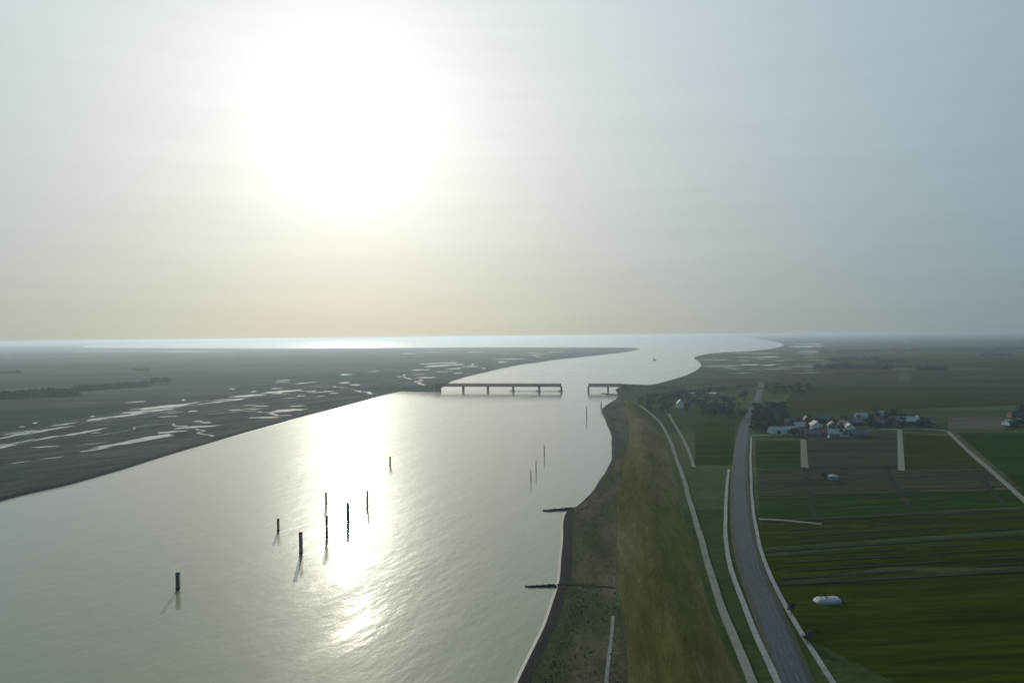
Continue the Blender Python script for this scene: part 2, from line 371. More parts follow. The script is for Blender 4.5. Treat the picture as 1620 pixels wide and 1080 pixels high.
# the dyke itself, a low grassed bank 6 m high
def resample(l, n):
    cum = [0]
    for a, b in zip(l, l[1:]): cum.append(cum[-1] + (b - a).length)
    out = []; j = 0
    for k in range(n):
        s = cum[-1] * k / (n - 1)
        while j < len(l) - 2 and cum[j+1] < s: j += 1
        t = (s - cum[j]) / max(1e-6, cum[j+1] - cum[j]); out.append(l[j].lerp(l[j+1], min(1, t)))
    return out
a, b = wiggle(resample(TL, 60), 1.1, 8), wiggle(resample(TR, 60), .7, 9)
bm = bmesh.new(); prof = [(0, -.2), (.08, .3), (.34, 4.4), (.42, 5.2), (.52, 5.3), (.6, 4.6), (.84, 1.0), (.93, .55), (1, -.2)]
g = [[bm.verts.new(Vector((*p.lerp(q, u).to_2d(), ZR + h * min(1, (60 - i) / 8)))) for u, h in prof] for i, (p, q) in enumerate(zip(a, b))]
for r0, r1 in zip(g, g[1:]):
    for i in range(len(prof) - 1): bm.faces.new((r0[i], r0[i+1], r1[i+1], r1[i]))
tag(link('dyke', bm, M['dyke'], smooth=True), kind='structure')

# field parcels on the right: long strips of slightly different green and brown
def field_mat(i, c):
    return mat('field', [tuple(v * f for v in c) for f in (.65, 1.0, 1.35, .8)], .95, .09, 0.0, fine=[(.02, .25), (.35, .25), (1.2, .2)], stretch=(.07, 1, 1), rot=R(rnd.uniform(2, 7)), bump=.15, bscale=1.5, contrast=1.2)
fcols = [(.026,.034,.002), (.030,.034,.004), (.050,.042,.020), (.018,.038,.006), (.028,.036,.002), (.042,.042,.022), (.075,.062,.050)]
FM = [field_mat(i, c) for i, c in enumerate(fcols)]
FIELDS = [
 ([(1210,930),(1270,1005),(1500,1120),(1900,1120),(1900,905),(1620,905),(1400,905)], 0),
 ([(1205,880),(1213,922),(1400,896),(1620,896),(1900,896),(1900,845),(1620,845)], 4),
 ([(1204,828),(1205,866),(1620,836),(1900,836),(1900,806),(1620,806)], 1),
 ([(1200,788),(1203,822),(1620,800),(1900,800),(1900,770),(1620,776)], 3),
 ([(1197,742),(1199,782),(1620,770),(1600,760),(1560,742)], 5),
 ([(1195,697),(1196,738),(1270,738),(1270,697)], 3),
 ([(1277,697),(1277,738),(1420,738),(1420,686)], 5),
 ([(1431,686),(1431,738),(1552,738),(1503,690)], 1),
 ([(1512,684),(1620,776),(1900,768),(1900,684)], 3),
 ([(1500,660),(1500,680),(1590,680),(1590,660)], 6),
 ([(1260,610),(1232,652),(1420,648),(1620,640),(1620,612)], 1),
 ([(1100,665),(1100,735),(1158,735),(1164,665)], 3),
 ([(1230,585),(1225,603),(1420,606),(1420,585)], 2),
 ([(1440,585),(1440,606),(1900,606),(1900,585)], 5),
 ([(1330,565),(1310,582),(1700,582),(1700,565)], 0),
 ([(1135,598),(1080,618),(1195,616),(1205,598)], 2),
]
for k, (poly, ci) in enumerate(FIELDS):
    sheet('field', [P(x, y, ZR) for x, y in poly], ZR + .10 + .012 * k, FM[ci])['kind'] = 'structure'

r_ = random.Random(31)
DR = []
for y_ in (748, 756, 765, 792, 799, 808, 815, 833, 842, 852, 861, 882, 893, 906, 917):
    x_ = 1204 + r_.random() * 60
    while x_ < 1640:
        e_ = x_ + r_.uniform(60, 260); dy_ = -(x_ - 1200) * .06; DR.append((x_, y_ + dy_, e_, y_ + dy_ - (e_ - x_) * .06)); x_ = e_ + r_.uniform(20, 160)
DR = [q for q in DR if q[1] > 744]
# ditches between the parcels, dark lines with a wet bottom
for k, (x0, y0, x1, y1) in enumerate([(1206,872,1700,840),(1205,825,1700,802),(1202,785,1700,773),(1200,740,1560,740),(1210,926,1640,900),(1198,692,1502,684),(1273,740,1290,822),(1400,738,1440,806),(1540,742,1590,800)] + DR):
    l = resample([P(x0, y0, ZR), P(x1, y1, ZR)], 24)
    h_ = 1.0 if k < 9 else .45
    tag(ribbon('ditch', wiggle(l, .4, k), [(-1.6 * h_, ZR + .34 + .001 * k), (-.5 * h_, ZR + .31 + .001 * k), (.5 * h_, ZR + .31 + .001 * k), (1.6 * h_, ZR + .34 + .001 * k)], M['ditch']), kind='structure')

# pools in the marsh: shallow irregular sheets of standing water
def pool(cx, cy, w, h, tilt, z, seed, name='pool', m=None):
    r = random.Random(seed); pts = []
    n = 60; ph = [r.uniform(0, 6.28) for _ in range(5)]
    for i in range(n):
        t = 2 * math.pi * i / n
        k = 1 + .22 * math.sin(2*t + ph[0]) + .16 * math.sin(3*t + ph[1]) + .13 * math.sin(7*t + ph[2]) + .10 * math.sin(13*t + ph[3]) + .07 * math.sin(23*t + ph[4])
        x = w / 2 * math.cos(t) * k; y = h / 2 * math.sin(t) * k
        pts.append(P(cx + x, cy + y - x * tilt, z))
    tag(sheet(name, pts, z, m or M['pond']), kind='structure')
pools = [(25,688,70,2.6,.20),(75,680,60,3.0,.16),(20,703,90,3.4,.22),(60,695,70,2.4,.2),(130,684,60,3.2,.16),(190,658,90,3.6,.13),(235,650,90,3.0,.10),(280,641,120,4.6,.10),(340,635,90,4.0,.09),(400,625,60,3.2,.10),(440,620,60,3.6,.08),
 (150,711,40,2.4,.15),(190,702,90,3.4,.16),(240,692,80,4.2,.12),(270,683,50,2.2,.1),(310,675,60,2.8,.08),(325,668,20,1.8,.05),(420,660,45,2.0,.04),(455,649,55,3.4,.05),(470,642,20,1.4,.05),
 (160,663,40,1.8,.13),(100,671,40,1.6,.12),(375,648,30,1.2,.06),(700,578,55,2.0,.05),(680,575,30,1.2,.02),(665,585,24,1.2,.02),(675,597,26,1.5,.02),(705,574,30,1.2,.0),(720,583,30,1.0,.04),(725,590,20,.9,.05),(300,556.2,120,.9,.002),(170,555.8,90,.9,.0)]
for k, (cx, cy, w, h, tl) in enumerate(pools):
    pool(cx, cy, w, h, tl, ZL + (.45 if cy < 640 or cx < 400 else .22), 40 + k)
for k, (cx, cy, w, h, tl) in enumerate([(1115,621.5,60,2.2,0),(1180,577.5,40,1.6,.02),(1215,577.5,24,1.6,0),(1285,544,60,1.6,0),(1275,548,50,2.4,0),(1280,556,36,1.2,0),(1130,569,40,1.0,0),(1210,565,50,1.0,0),(1160,578,60,.9,0)]):
    pool(cx, cy, w, h, tl, ZR + .45, 140 + k)

# tidal creeks winding through the marsh, and scattered slivers of standing water
def creek(px, w, seed, z):
    l = resample([P(x, y, z) for x, y in smooth_px(px, 5)], 70); r = random.Random(seed); L_ = sum((q - p).length for p, q in zip(l, l[1:]))
    ph = [r.uniform(0, 6.28) for _ in range(4)]; off = []; ws = []
    for i in range(70):
        u = i / 69; m_ = min(1, u * 6, (1 - u) * 6 + .15)
        off.append(m_ * L_ * .018 * (math.sin(u * 17 + ph[0]) + .6 * math.sin(u * 37 + ph[1]) + .3 * math.sin(u * 71 + ph[2])))
        ws.append(w * (.35 + .65 * u) * (1 + .25 * math.sin(u * 53 + ph[3])))
    c = offset_line(l, off)
    tag(ribbon('creek_bank', c, [([-v * 1.1 - .9 for v in ws], z - .04), ([v * 1.1 + .9 for v in ws], z - .04)], M['creek_mud']), kind='structure')
    tag(ribbon('creek', c, [([-v / 2 for v in ws], z + .05), ([v / 2 for v in ws], z + .05)], M['pond']), kind='structure')
for k, (px, w) in enumerate([([(150,690),(260,670),(322,684),(336,690)], 1.3), ([(330,655),(400,650),(440,656),(462,657)], 2.2), ([(480,612),(540,612),(575,620),(590,623)], 2.6), ([(560,596),(620,592),(660,602),(674,610)], 2.8), ([(640,572),(700,570),(750,578),(764,583)], 4.0), ([(700,560),(780,558),(840,562),(866,566)], 6.0)]):
    creek(px, w, 60 + k, ZL + .12)
r_ = random.Random(77)
for k in range(46):
    t_ = r_.random(); x = -20 + 620 * t_; yb = 760 - 150 * t_ ** .8; y = yb - (r_.random() ** 1.3) * (75 - 48 * t_)
    pool(x, y, r_.uniform(8, 46) * (1 - .4 * t_), r_.uniform(.7, 1.9) * (1 - .35 * t_), r_.uniform(.02, .2) * (1 - .6 * t_), ZL + .27 + .002 * k, 400 + k)
for k in range(14):
    x = r_.uniform(640, 900); y = 556 + r_.random() * max(2, (600 - 556) * (900 - x) / 260)
    pool(x, y, r_.uniform(10, 40), r_.uniform(.4, .8), r_.uniform(0, .03), ZL + .27 + .002 * k, 600 + k)
for k in range(40):
    x = r_.uniform(1115, 1330); y = r_.uniform(553, 592)
    pool(x, y, r_.uniform(12, 44), r_.uniform(.3, .8), r_.uniform(-.01, .02), ZR + .5 + .002 * k, 700 + k)

# ------------------------------------------------------------------ roads, paths, tracks
def way(name, px, w, z, m, n=80, kind='structure', thick=0.0, wig=0.0):
    l = resample([P(x, y, ZR) for x, y in smooth_px(px, 5)], n)
    if wig: l = wiggle(l, wig, len(px))
    r = random.Random(n + len(px)); vw = 0.0 if name == 'road' else .06
    hl = [w/2 * (1 + r.uniform(-vw, vw)) for _ in l]; hr = [w/2 * (1 + r.uniform(-vw, vw)) for _ in l]
    pr = [([-v for v in hl], z), (hr, z)]
    if thick: pr = [([-v - .02 for v in hl], z - thick)] + pr + [([v + .02 for v in hr], z - thick)]
    return tag(ribbon(name, l, pr, m), kind=kind), l
road_px = [(1310,1210),(1250,1060),(1224,990),(1200,930),(1181,870),(1172,810),(1170,750),(1174,700),(1181,668),(1192,645),(1201,625),(1205,605)]
_, RL = way('road', road_px, 7.4, ZR + .50, M['asphalt'], 140, thick=.3)
tag(ribbon('road_verge', RL, [(-5.6, ZR + .2), (-3.74, ZR + .46), (3.74, ZR + .46), (5.6, ZR + .2)], mat('verge', [(.048,.05,.036), (.066,.062,.05)], .95, .05, .1, fine=[(.8, .2)])), kind='structure')
for k, o_ in enumerate((-2.6, -1.0, 1.0, 2.6)):
    tag(ribbon('wheel_wear', offset_line(RL, o_), [(-.28, ZR + .51 + .001 * k), (.28, ZR + .51 + .001 * k)], M['wear']), kind='structure')
way('cycle_path', [(1290,1210),(1240,1100),(1202,1018),(1180,965),(1163,920),(1150,870),(1147,815),(1153,743)], 1.8, ZR + .56, M['concrete'], 90, thick=.5, wig=.25)
way('cycle_path', [(1400,1210),(1300,1052),(1262,992),(1236,945),(1210,890),(1196,840),(1190,790),(1188,740),(1188,692)], 1.5, ZR + .56, M['concrete'], 90, thick=.5, wig=.25)
way('dyke_path', [(1260,1260),(1172,1036),(1148,975),(1126,910),(1110,858),(1093,800),(1080,755),(1066,712),(1050,678),(1034,658),(1012,642)], 2.6, ZR + .80, M['track'], 110, thick=1.0, wig=.35)
way('dyke_path', [(1098,740),(1090,715),(1078,690),(1066,670),(1058,655)], 2.4, ZR + .66, M['track'], 40, thick=.6)
way('farm_track', [(1426,745),(1425,715),(1423,680)], 4.2, ZR + .52, M['track'], 20, thick=.4)
way('farm_track', [(1273,740),(1272,716),(1271,695)], 5.0, ZR + .44, mat('grassy_track', [(.12,.12,.07), (.17,.16,.11)], .95, .2, .1), 20, thick=.2)
way('farm_track', [(1500,683),(1530,712),(1560,738),(1612,784),(1700,866)], 3.2, ZR + .54, M['track'], 40, thick=.3)
way('farm_track', [(962,1110),(963,1060),(967,1000),(969,975)], 1.1, ZR + .3, M['track'], 20, thick=.4, wig=.5)
way('farm_track', [(884,925),(920,926),(972,930)], 1.6, ZR + .3, M['ditch'], 20, thick=.2, wig=.5)
way('farm_track', [(1200,822),(1240,824),(1300,830)], 2.6, ZR + .5, M['track'], 20, thick=.4, wig=.4)
way('farm_track', [(1186,690),(1230,688),(1300,687),(1420,679),(1500,681)], 4.0, ZR + .56, M['track'], 40, thick=.4)

# ------------------------------------------------------------------ groynes
def groyne(px, label, sz=1.0):
    pts = resample([P(x, y, 0) for x, y in px], 26); root = pts[0]
    bm = bmesh.new(); r = random.Random(3)
    for i, p in enumerate(pts):
        u = i / 25; w = 2.2 * (1 - .5 * u)
        for k in range(7):
            s = r.uniform(.5, 1.1) * sz; c = Vector((p.x + r.uniform(-.8, .8), p.y + r.uniform(-w, w) * sz, 0.1 + .7 * sz * (1 - u) + r.uniform(-.3, .3)))
            res = bmesh.ops.create_icosphere(bm, subdivisions=1, radius=s)
            for v in res['verts']: v.co = Vector((v.co.x * r.uniform(.8, 1.2), v.co.y * r.uniform(.8, 1.2), v.co.z * .65)) + c
    tag(link('stone_groyne', bm, M['riprap']), label, 'groyne')
groyne([(908,805.5), (862,808)], 'dark stone groyne sticking into the river where the right bank bends', .75)
groyne([(880,927), (834,928)], 'thin low groyne reaching into the water off the near right bank', .42)
groyne([(978,625), (952,622.5)], 'short dark jetty of stones just below the eastern bridge stub')

# ------------------------------------------------------------------ bridge
BL = P(697, 617.5, 0); BR = P(1012, 618.5, 0)
bd = (BR - BL); blen = bd.length; brz = math.atan2(bd.y, bd.x)
def along(px):                                # distance along the bridge line below pixel column px
    lo, hi = -400.0, blen + 600
    for _ in range(50):
        m_ = (lo + hi) / 2; q = BL + bd.normalized() * m_ ; v = CR3.transposed() @ (q - Vector((0, 0, CAM_H)))
        if 810 + F * v.x / -v.z < px: lo = m_
        else: hi = m_
    return lo
def truss(parent, x0, x1, z0, h, w=5.0):
    bm = bmesh.new(); n = max(4, round((x1 - x0) / 3.4)); st = (x1 - x0 - .6) / n
    for s in (-1, 1):
        y = s * w / 2
        box(bm, x0 + .3, x1 - .3, y - .35, y + .35, z0, z0 + 1.2); box(bm, x0 + .3, x1 - .3, y - .35, y + .35, z0 + h - 1.2, z0 + h)
        for i in range(n + 1):
            xx = x0 + .3 + i * st; xx = min(max(xx, x0 + .5), x1 - .5)
            box(bm, xx - .3, xx + .3, y - .2, y + .2, z0 + 1.18, z0 + h - 1.18)
            if i < n:
                for aa, bb in ((z0 + .9, z0 + h - .9), (z0 + h - .9, z0 + .9)):
                    bar(bm, (xx, y + s * .05, aa), (xx + st, y + s * .05, bb), .34)
    for i in range(n + 1):
        xx = min(max(x0 + .3 + i * st, x0 + .5), x1 - .5); box(bm, xx - .16, xx + .16, -w/2 + .32, w/2 - .32, z0 + .1, z0 + .6)
    return link('truss_girder', bm, M['steel'], parent)
def pier(parent, x, top, wide=2.6):
    bm = bmesh.new(); pts = []
    for z, k in ((-3, 1.12), (top - 1.1, 1.0)):
        pts.append([bm.verts.new((x + px_ * k, py_ * k, z)) for px_, py_ in ((-wide/2, -4), (0, -5.8), (wide/2, -4), (wide/2, 4), (0, 5.8), (-wide/2, 4))])
    for i in range(6): bm.faces.new((pts[0][i], pts[0][(i+1) % 6], pts[1][(i+1) % 6], pts[1][i]))
    bm.faces.new(pts[1]); bm.faces.new(list(reversed(pts[0])))
    p = link('pier', bm, M['stone'], parent)
    bm = bmesh.new(); box(bm, x - wide/2 - .4, x + wide/2 + .4, -5.2, 5.2, top - 1.097, top - .02); link('pier_cap', bm, M['stone'], p)
    return p
def railing(parent, x0, x1, z, w=5.6):
    bm = bmesh.new()
    for s in (-1, 1):
        y = s * w / 2
        for zz in (.55, 1.1): bar(bm, (x0, y, z + zz), (x1, y, z + zz), .06)
        k = int((x1 - x0) / 3)
        for i in range(k + 1): bar(bm, (x0 + (x1-x0) * i / k, y, z), (x0 + (x1-x0) * i / k, y, z + 1.12), .06)
    return link('railing', bm, M['steel'], parent)
def bridge(piers, label, x_start, x_end, abut):
    o = empty('railway_bridge', (BL.x, BL.y, 0), brz); tag(o, label, 'bridge')
    z0, h = 7.4, 4.8
    xs = [x_start] + piers if abut == 'start' else piers + [x_end]
    for a_, b_ in zip(xs, xs[1:]): truss(o, a_, b_, z0, h)
    for p_ in piers: pier(o, p_, z0)
    bm = bmesh.new(); box(bm, min(xs), max(xs), -3.0, 3.0, z0 + h + .003, z0 + h + .5)
    for i in range(int((max(xs) - min(xs)) / 1.5)): box(bm, min(xs) + .3 + i * 1.5, min(xs) + .6 + i * 1.5, -1.4, 1.4, z0 + h + .503, z0 + h + .62)
    for s in (-.72, .72): box(bm, min(xs), max(xs), s - .06, s + .06, z0 + h + .623, z0 + h + .8)
    link('deck', bm, M['deck'], o); railing(o, min(xs), max(xs), z0 + h + .5)
    return o
px_p = [along(p_) for p_ in (733, 772, 812, 853, 888)]
west = bridge(px_p, 'long dark truss railway bridge on stone piers, broken off in mid river', 0.0, None, 'start')
bm = bmesh.new(); box(bm, -9, .2, -4.2, 4.2, -1, 12.4); box(bm, -9, 0, -4.6, -4.202, -1, 13.2); box(bm, -9, 0, 4.202, 4.6, -1, 13.2); link('abutment', bm, M['stone'], west)
# timber fenders guarding the piers beside the open gap
for px_ in (px_p[2], px_p[3], px_p[4]):
    bm = bmesh.new()
    for i in range(7): bar(bm, (px_ - 4 + i * 1.3, -11, -2), (px_ - 4 + i * 1.3, -11, 2.6), .28, 6)
    box(bm, px_ - 5, px_ + 5, -11.6, -11.3, 1.2, 1.7); link('fender', bm, M['rust'], west)
bm = bmesh.new(); box(bm, px_p[2], px_p[4], -11.25, -10.85, .6, 1.2); link('fender_beam', bm, M['rust'], west)
e0, e1 = along(931), along(985)
east = bridge([e0, along(962)], 'short dark bridge stub on the right bank across the open gap', None, e1, 'end')
bm = bmesh.new(); box(bm, e1 - .2, e1 + 9, -4.2, 4.2, -1, 12.4); link('abutment', bm, M['stone'], east)
# railway embankment running inland from the stub
emb = [BL + bd.normalized() * (e1 + 6 + s) + Vector((0, s * .02 * s / 60, 0)) for s in range(0, 330, 15)]
zt = [12.2 - 8.4 * (i / (len(emb) - 1)) ** .9 for i in range(len(emb))]
tag(ribbon('embankment', emb, [(-20, ZR - .1), (-4, zt), (4, zt), (20, ZR - .1)], M['dyke'], smooth=False), kind='structure')
embw = [BL + bd.normalized() * (-8 - s) for s in range(0, 300, 15)]
zt = [12.0 - 9.8 * (i / (len(embw) - 1)) ** .6 for i in range(len(embw))]
tag(ribbon('embankment', embw, [(-18, ZL - .1), (-3.5, zt), (3.5, zt), (18, ZL - .1)], M['marsh'], smooth=False), kind='structure')

# ------------------------------------------------------------------ posts in the river
def post(px, yb, yt, r_px, label, style='pile'):
    b_ = P(px, yb, 0); d = b_.length; k = math.hypot(d, CAM_H) / F
    h = (yb - yt) * d / F * 1.02; r = max(.2, r_px * .8 * d / F / 2)
    o = empty('mooring_post' if style == 'pile' else 'beacon_pole', b_, rnd.uniform(-.5, .9)); tag(o, label, 'post' if style == 'pile' else 'beacon', 'posts standing in the river')
    o.rotation_euler.x = rnd.uniform(-.012, .012); o.rotation_euler.y = rnd.uniform(-.015, .015)
    if style == 'pile':
        bm = bmesh.new(); lathe(bm, [(r, -3), (r, h - .5)], 16); link('pile', bm, M['rust'], o, True)
        bm = bmesh.new(); lathe(bm, [(r * 1.12, h - .5), (r * 1.12, h - .12), (r * .9, h), (r * .5, h + .25)], 16); link('cap', bm, M['stone'], o)
        bm = bmesh.new()
        for s in (-1, 1): bar(bm, (r + .22, s * .22, .3), (r + .22, s * .22, h + .3), .05)
        for i in range(int(h / .35)): bar(bm, (r + .22, -.22, .4 + i * .35), (r + .22, .22, .4 + i * .35), .035)
        link('ladder', bm, M['rust'], o)
        bm = bmesh.new(); lathe(bm, [(r * 1.12, .5), (r * 1.18, .7), (r * 1.18, 1.0), (r * 1.12, 1.2)], 16); link('fender_ring', bm, M['black'], o, True)
        bm = bmesh.new(); box(bm, -r * .25, r * .25, -r - .35, -r + .02, h * .72, h * .72 + .3); bar(bm, (-.5, -r - .3, h * .72 + .15), (.5, -r - .3, h * .72 + .15), .1, 6); link('bollard', bm, M['rust'], o)
    else:
        bm = bmesh.new(); lathe(bm, [(r, -3), (r * .7, h)], 10); link('pole', bm, M['rust'], o, True)
        if style == 'mark':
            bm = bmesh.new(); lathe(bm, [(.1, h - 4.2), (.6, h - 3.8), (.8, h - 3), (.6, h - 2.2), (.1, h - 1.8)], 12); link('topmark', bm, M['rust'], o, True)
        elif style == 'board':
            bm = bmesh.new(); box(bm, -.8, .8, -.3, -.2, h - 2.4, h - .4); link('sign_board', bm, M['white'], o)
            bm = bmesh.new(); box(bm, -.75, .75, -.206, -.202 + .004, h - 1.7, h - 1.1); bm.free()
    return o
post(281, 933, 909, 6.5, 'stout dark mooring post standing alone nearest the lower left')
post(440, 841, 822, 4.0, 'short dark post standing left of the sun glitter')
post(476, 877, 844, 6.0, 'thick tall mooring post at the left edge of the sun glitter')
post(517, 852, 818, 4.8, 'slim tall mooring post at the left rim of the bright glitter')
post(516, 799, 780, 3.4, 'smaller faint post in the glitter directly beyond a slim tall one')
post(551, 826, 796, 7.8, 'thin pole with a round topmark in the middle of the glitter', 'mark')
post(581, 804, 778, 3.8, 'mooring post in the right half of the bright glitter')
post(617, 738, 723, 2.6, 'faint distant post at the right rim of the glitter')
post(840, 760, 742, 2.0, 'nearest of the three thin posts off the right bank', 'pole')
post(848, 746, 728, 2.2, 'middle one of the three thin posts off the right bank', 'pole')
post(861, 722, 704, 2.2, 'farthest and tallest of the three thin posts off the right bank', 'pole')
post(928, 661, 643, 1.8, 'thin pale post in the water just below the bridge gap', 'pole')
post(951, 646, 636, 2.6, 'short beacon on the shore corner below the bridge stub', 'board')

# ------------------------------------------------------------------ boat far up the river
def boat(px, py, rz, L, label):
    o = empty('cargo_boat', P(px, py, 0), rz); tag(o, label, 'boat')
    bm = bmesh.new(); prof = [(-.5, .62), (-.42, .9), (-.2, 1), (.2, 1), (.38, .8), (.47, .4), (.5, .03)]; rows = []
    for u, w in prof:
        y = w * L * .11; sh = .6 * max(0, u) * 2
        rows.append([bm.verts.new((u * L, s * y * k, z)) for s, k, z in ((-1, 1, 2.2 + sh), (-1, .8, -.6), (1, .8, -.6), (1, 1, 2.2 + sh))])
    for a_, b_ in zip(rows, rows[1:]):
        for i in range(3): bm.faces.new((a_[i], a_[i+1], b_[i+1], b_[i]))
        bm.faces.new((a_[3], a_[0], b_[0], b_[3]))
    bm.faces.new(rows[0]); bm.faces.new(list(reversed(rows[-1]))); link('hull', bm, M['rust'], o)
    bm = bmesh.new(); box(bm, -.44*L, -.26*L, -L*.07, L*.07, 2.203, 5.2); w_ = link('wheelhouse', bm, M['white'], o)
    bm = bmesh.new(); box(bm, -.258*L, -.256*L, -L*.06, L*.06, 3.8, 4.8); link('window', bm, M['glass'], w_)
    bm = bmesh.new(); box(bm, -.2*L, .3*L, -L*.075, L*.075, 2.203, 3.1); link('hatch', bm, M['green'], o)
    bm = bmesh.new(); bar(bm, (-.35*L, 0, 5.2), (-.35*L, 0, 9.5), .18, 6); link('mast', bm, M['steel'], o)
boat(1036, 569, R(-80), 32, 'small dark cargo boat far up the river beyond the bridge')

# ------------------------------------------------------------------ trees
def crown_mesh(seed, h, rad, n, base=.28, flat=1.0, leaf=.55):
    r = random.Random(seed); bm = bmesh.new()
    cl = []
    for i in range(16):
        t = r.random(); a_ = r.uniform(0, 6.28); z = h * (base + (1 - base) * (t * .86 + .08)); rr = rad * (1 - abs(t - .42) * .9) * r.uniform(.25, .8)
        cl.append((Vector((math.cos(a_) * rr, math.sin(a_) * rr, z)), rad * r.uniform(.28, .5)))
    for i in range(n):
        c, s = r.choice(cl); d = Vector((r.gauss(0, 1), r.gauss(0, 1), r.gauss(0, 1) * .75)).normalized() * s * r.uniform(.35, 1.1)
        p = c + d; q = Matrix.Rotation(r.uniform(0, 6.28), 3, Vector((r.gauss(0,1), r.gauss(0,1), r.gauss(0,1))).normalized())
        l = leaf * r.uniform(.6, 1.5)
        bm.faces.new([bm.verts.new(p + q @ Vector(v)) for v in ((-l, 0, 0), (0, -l * .55, 0), (l, 0, 0), (0, l * .55, .1))])
    return bm
def trunk_mesh(seed, h):
    r = random.Random(seed); bm = bmesh.new(); pts = [Vector((0, 0, -.3))]
    for i in range(4): pts.append(Vector((r.uniform(-.2, .2), r.uniform(-.2, .2), h * (.16 * (i + 1)))))
    for i, (a_, b_) in enumerate(zip(pts, pts[1:])): bar(bm, a_, b_, h * .024 * (1 - i * .16), 7, h * .024 * (1 - (i + 1) * .16))
    for i in range(9):
        a_ = r.uniform(0, 6.28); z = h * r.uniform(.28, .62); bar(bm, (0, 0, z), (math.cos(a_) * h * .24, math.sin(a_) * h * .24, z + h * r.uniform(.12, .3)), h * .009, 5, h * .003)
    return bm
def tree_proto(seed, h, rad, n, m, leaf):
    o = empty('tree', (0, 0, -500)); link('trunk', trunk_mesh(seed, h), M['bark'], o); link('crown', crown_mesh(seed, h, rad, n, leaf=leaf), m, o); return o
protos = [tree_proto(i, 12 + (i % 3) * 1.5, 4.2 + (i % 2), 700, M['leaf_a'] if i % 3 else M['leaf_b'], .5) for i in range(6)]
def put_tree(p, i, s, label, group, used=set()):
    src = protos[i % 6]
    if src.name not in used: used.add(src.name); o = src
    else:
        o = src.copy(); C.objects.link(o)
        for ch in src.children:
            c = ch.copy(); C.objects.link(c); c.parent = o
    o.location = p; w_ = s * rnd.uniform(1.25, 1.7); o.scale = (w_, w_, s * rnd.uniform(.8, 1.15)); o.rotation_euler.z = rnd.uniform(0, 6.28)
    tag(o, label, 'tree', group); return o
def grove(x0, x1, y0, y1, n, label, group, smin=.7, smax=1.1, z=ZR, slope=0.0):
    for k in range(n):
        x = rnd.uniform(x0, x1); y = rnd.uniform(y0, y1) + slope * (x - x0)
        if abs(x - 1075) < 10 and y > 634: y = 630
        put_tree(P(x, y, z), rnd.randrange(6), rnd.uniform(smin, smax), label, group)
grove(1012, 1098, 630, 652, 52, 'dark tree in the wood between the bridge stub and the dyke path', 'trees of the wood by the bridge stub', .5, .85)
grove(1100, 1180, 626, 661, 58, 'dark tree in the wood left of the bend in the road', 'trees of the wood left of the road', .5, .9)
grove(1192, 1240, 646, 686, 44, 'dark tree crowded between the road and the village', 'trees between the road and the village', .6, 1.0)
grove(1212, 1282, 616, 625, 26, 'dark tree in the belt right of the road beyond the village', 'trees of the belt beyond the village', .7, 1.0)
grove(1228, 1364, 662, 692, 50, 'low dark garden tree among the village houses', 'garden trees in the village', .35, .62)
grove(1372, 1470, 660, 681, 30, 'dark tree around the farm houses right of the village', 'trees around the farm houses', .5, .8)
grove(1590, 1640, 652, 680, 14, 'dark tree round the houses at the right edge', 'trees at the right edge', .5, .8)
grove(1040, 1130, 600, 612, 0, '', '')
for k, (x, y) in enumerate([(1305, 757), (1278, 1016), (1252, 974)]):
    put_tree(P(x, y, ZR), k, .32, ['small bush beside the round pale tank in the field', 'low bush at the very bottom beside the road', 'dark round bush on the right verge of the road'][k], 'roadside and field bushes')

# far woods and hedges: each belt one mass of foliage
def belt(pts, n, h, depth, z, seed, m=None):
    r = random.Random(seed); bm = bmesh.new()
    for k in range(n):
        u = r.random() * (len(pts) - 1); i = min(int(u), len(pts) - 2); x = pts[i][0] + (pts[i+1][0] - pts[i][0]) * (u - i); y = pts[i][1] + (pts[i+1][1] - pts[i][1]) * (u - i)
        c = P(x, y, z, 40000); d = c.length; ext = d * depth / F; c += Vector((r.uniform(-6, 6), r.uniform(0, 1) * ext, 0))
        hh = h * r.uniform(.6, 1.15); wd = hh * r.uniform(.45, .9) * max(1, d / 3500)
        for q in range(7):
            cc = c + Vector((r.uniform(-wd, wd), r.uniform(-wd, wd), r.uniform(.1, .8) * hh)); s = hh * r.uniform(.2, .38) * max(1, d / 5000)
            res = [Vector((r.gauss(0,1), r.gauss(0,1), r.gauss(0,1) * .6)).normalized() * s for _ in range(6)]
            vs = [bm.verts.new(cc + v) for v in res]
            bm.faces.new(vs[:3]); bm.faces.new(vs[3:]); bm.faces.new((vs[0], vs[2], vs[4])); bm.faces.new((vs[1], vs[3], vs[5]))
    return tag(link('woodland', bm, m or M['pane_far']), kind='stuff')
belt([(-100,640),(0,632),(60,628),(110,627)], 420, 14, 8, ZL, 1)
belt([(120,620),(180,615),(235,611)], 200, 12, 5, ZL, 2)
belt([(240,605),(270,604)], 40, 11, 3, ZL, 3)
belt([(-100,592),(30,591)], 90, 12, 2, ZL, 4)
belt([(210,587),(240,587)], 30, 12, 2, ZL, 5)
belt([(-300,566),(0,562),(300,560),(600,556)], 200, 12, 3, ZL, 6)
belt([(1290,583),(1410,584)], 160, 13, 3, ZR, 7)
belt([(1310,571),(1390,569)], 70, 13, 1.5, ZR, 8)
belt([(1390,574),(1430,573)], 50, 12, 1, ZR, 9)
belt([(1450,585.5),(1495,585.5)], 60, 11, 1, ZR, 10)
belt([(1300,557),(1400,556),(1500,554),(1640,552)], 260, 14, 4, ZR, 11)
belt([(1555,564),(1600,563.5)], 60, 12, 1.2, ZR, 12)
belt([(1240,536),(1300,534),(1450,533),(1640,531)], 420, 15, 3, ZR, 13)
belt([(1300,545),(1500,542),(1640,541)], 260, 14, 3, ZR, 14)
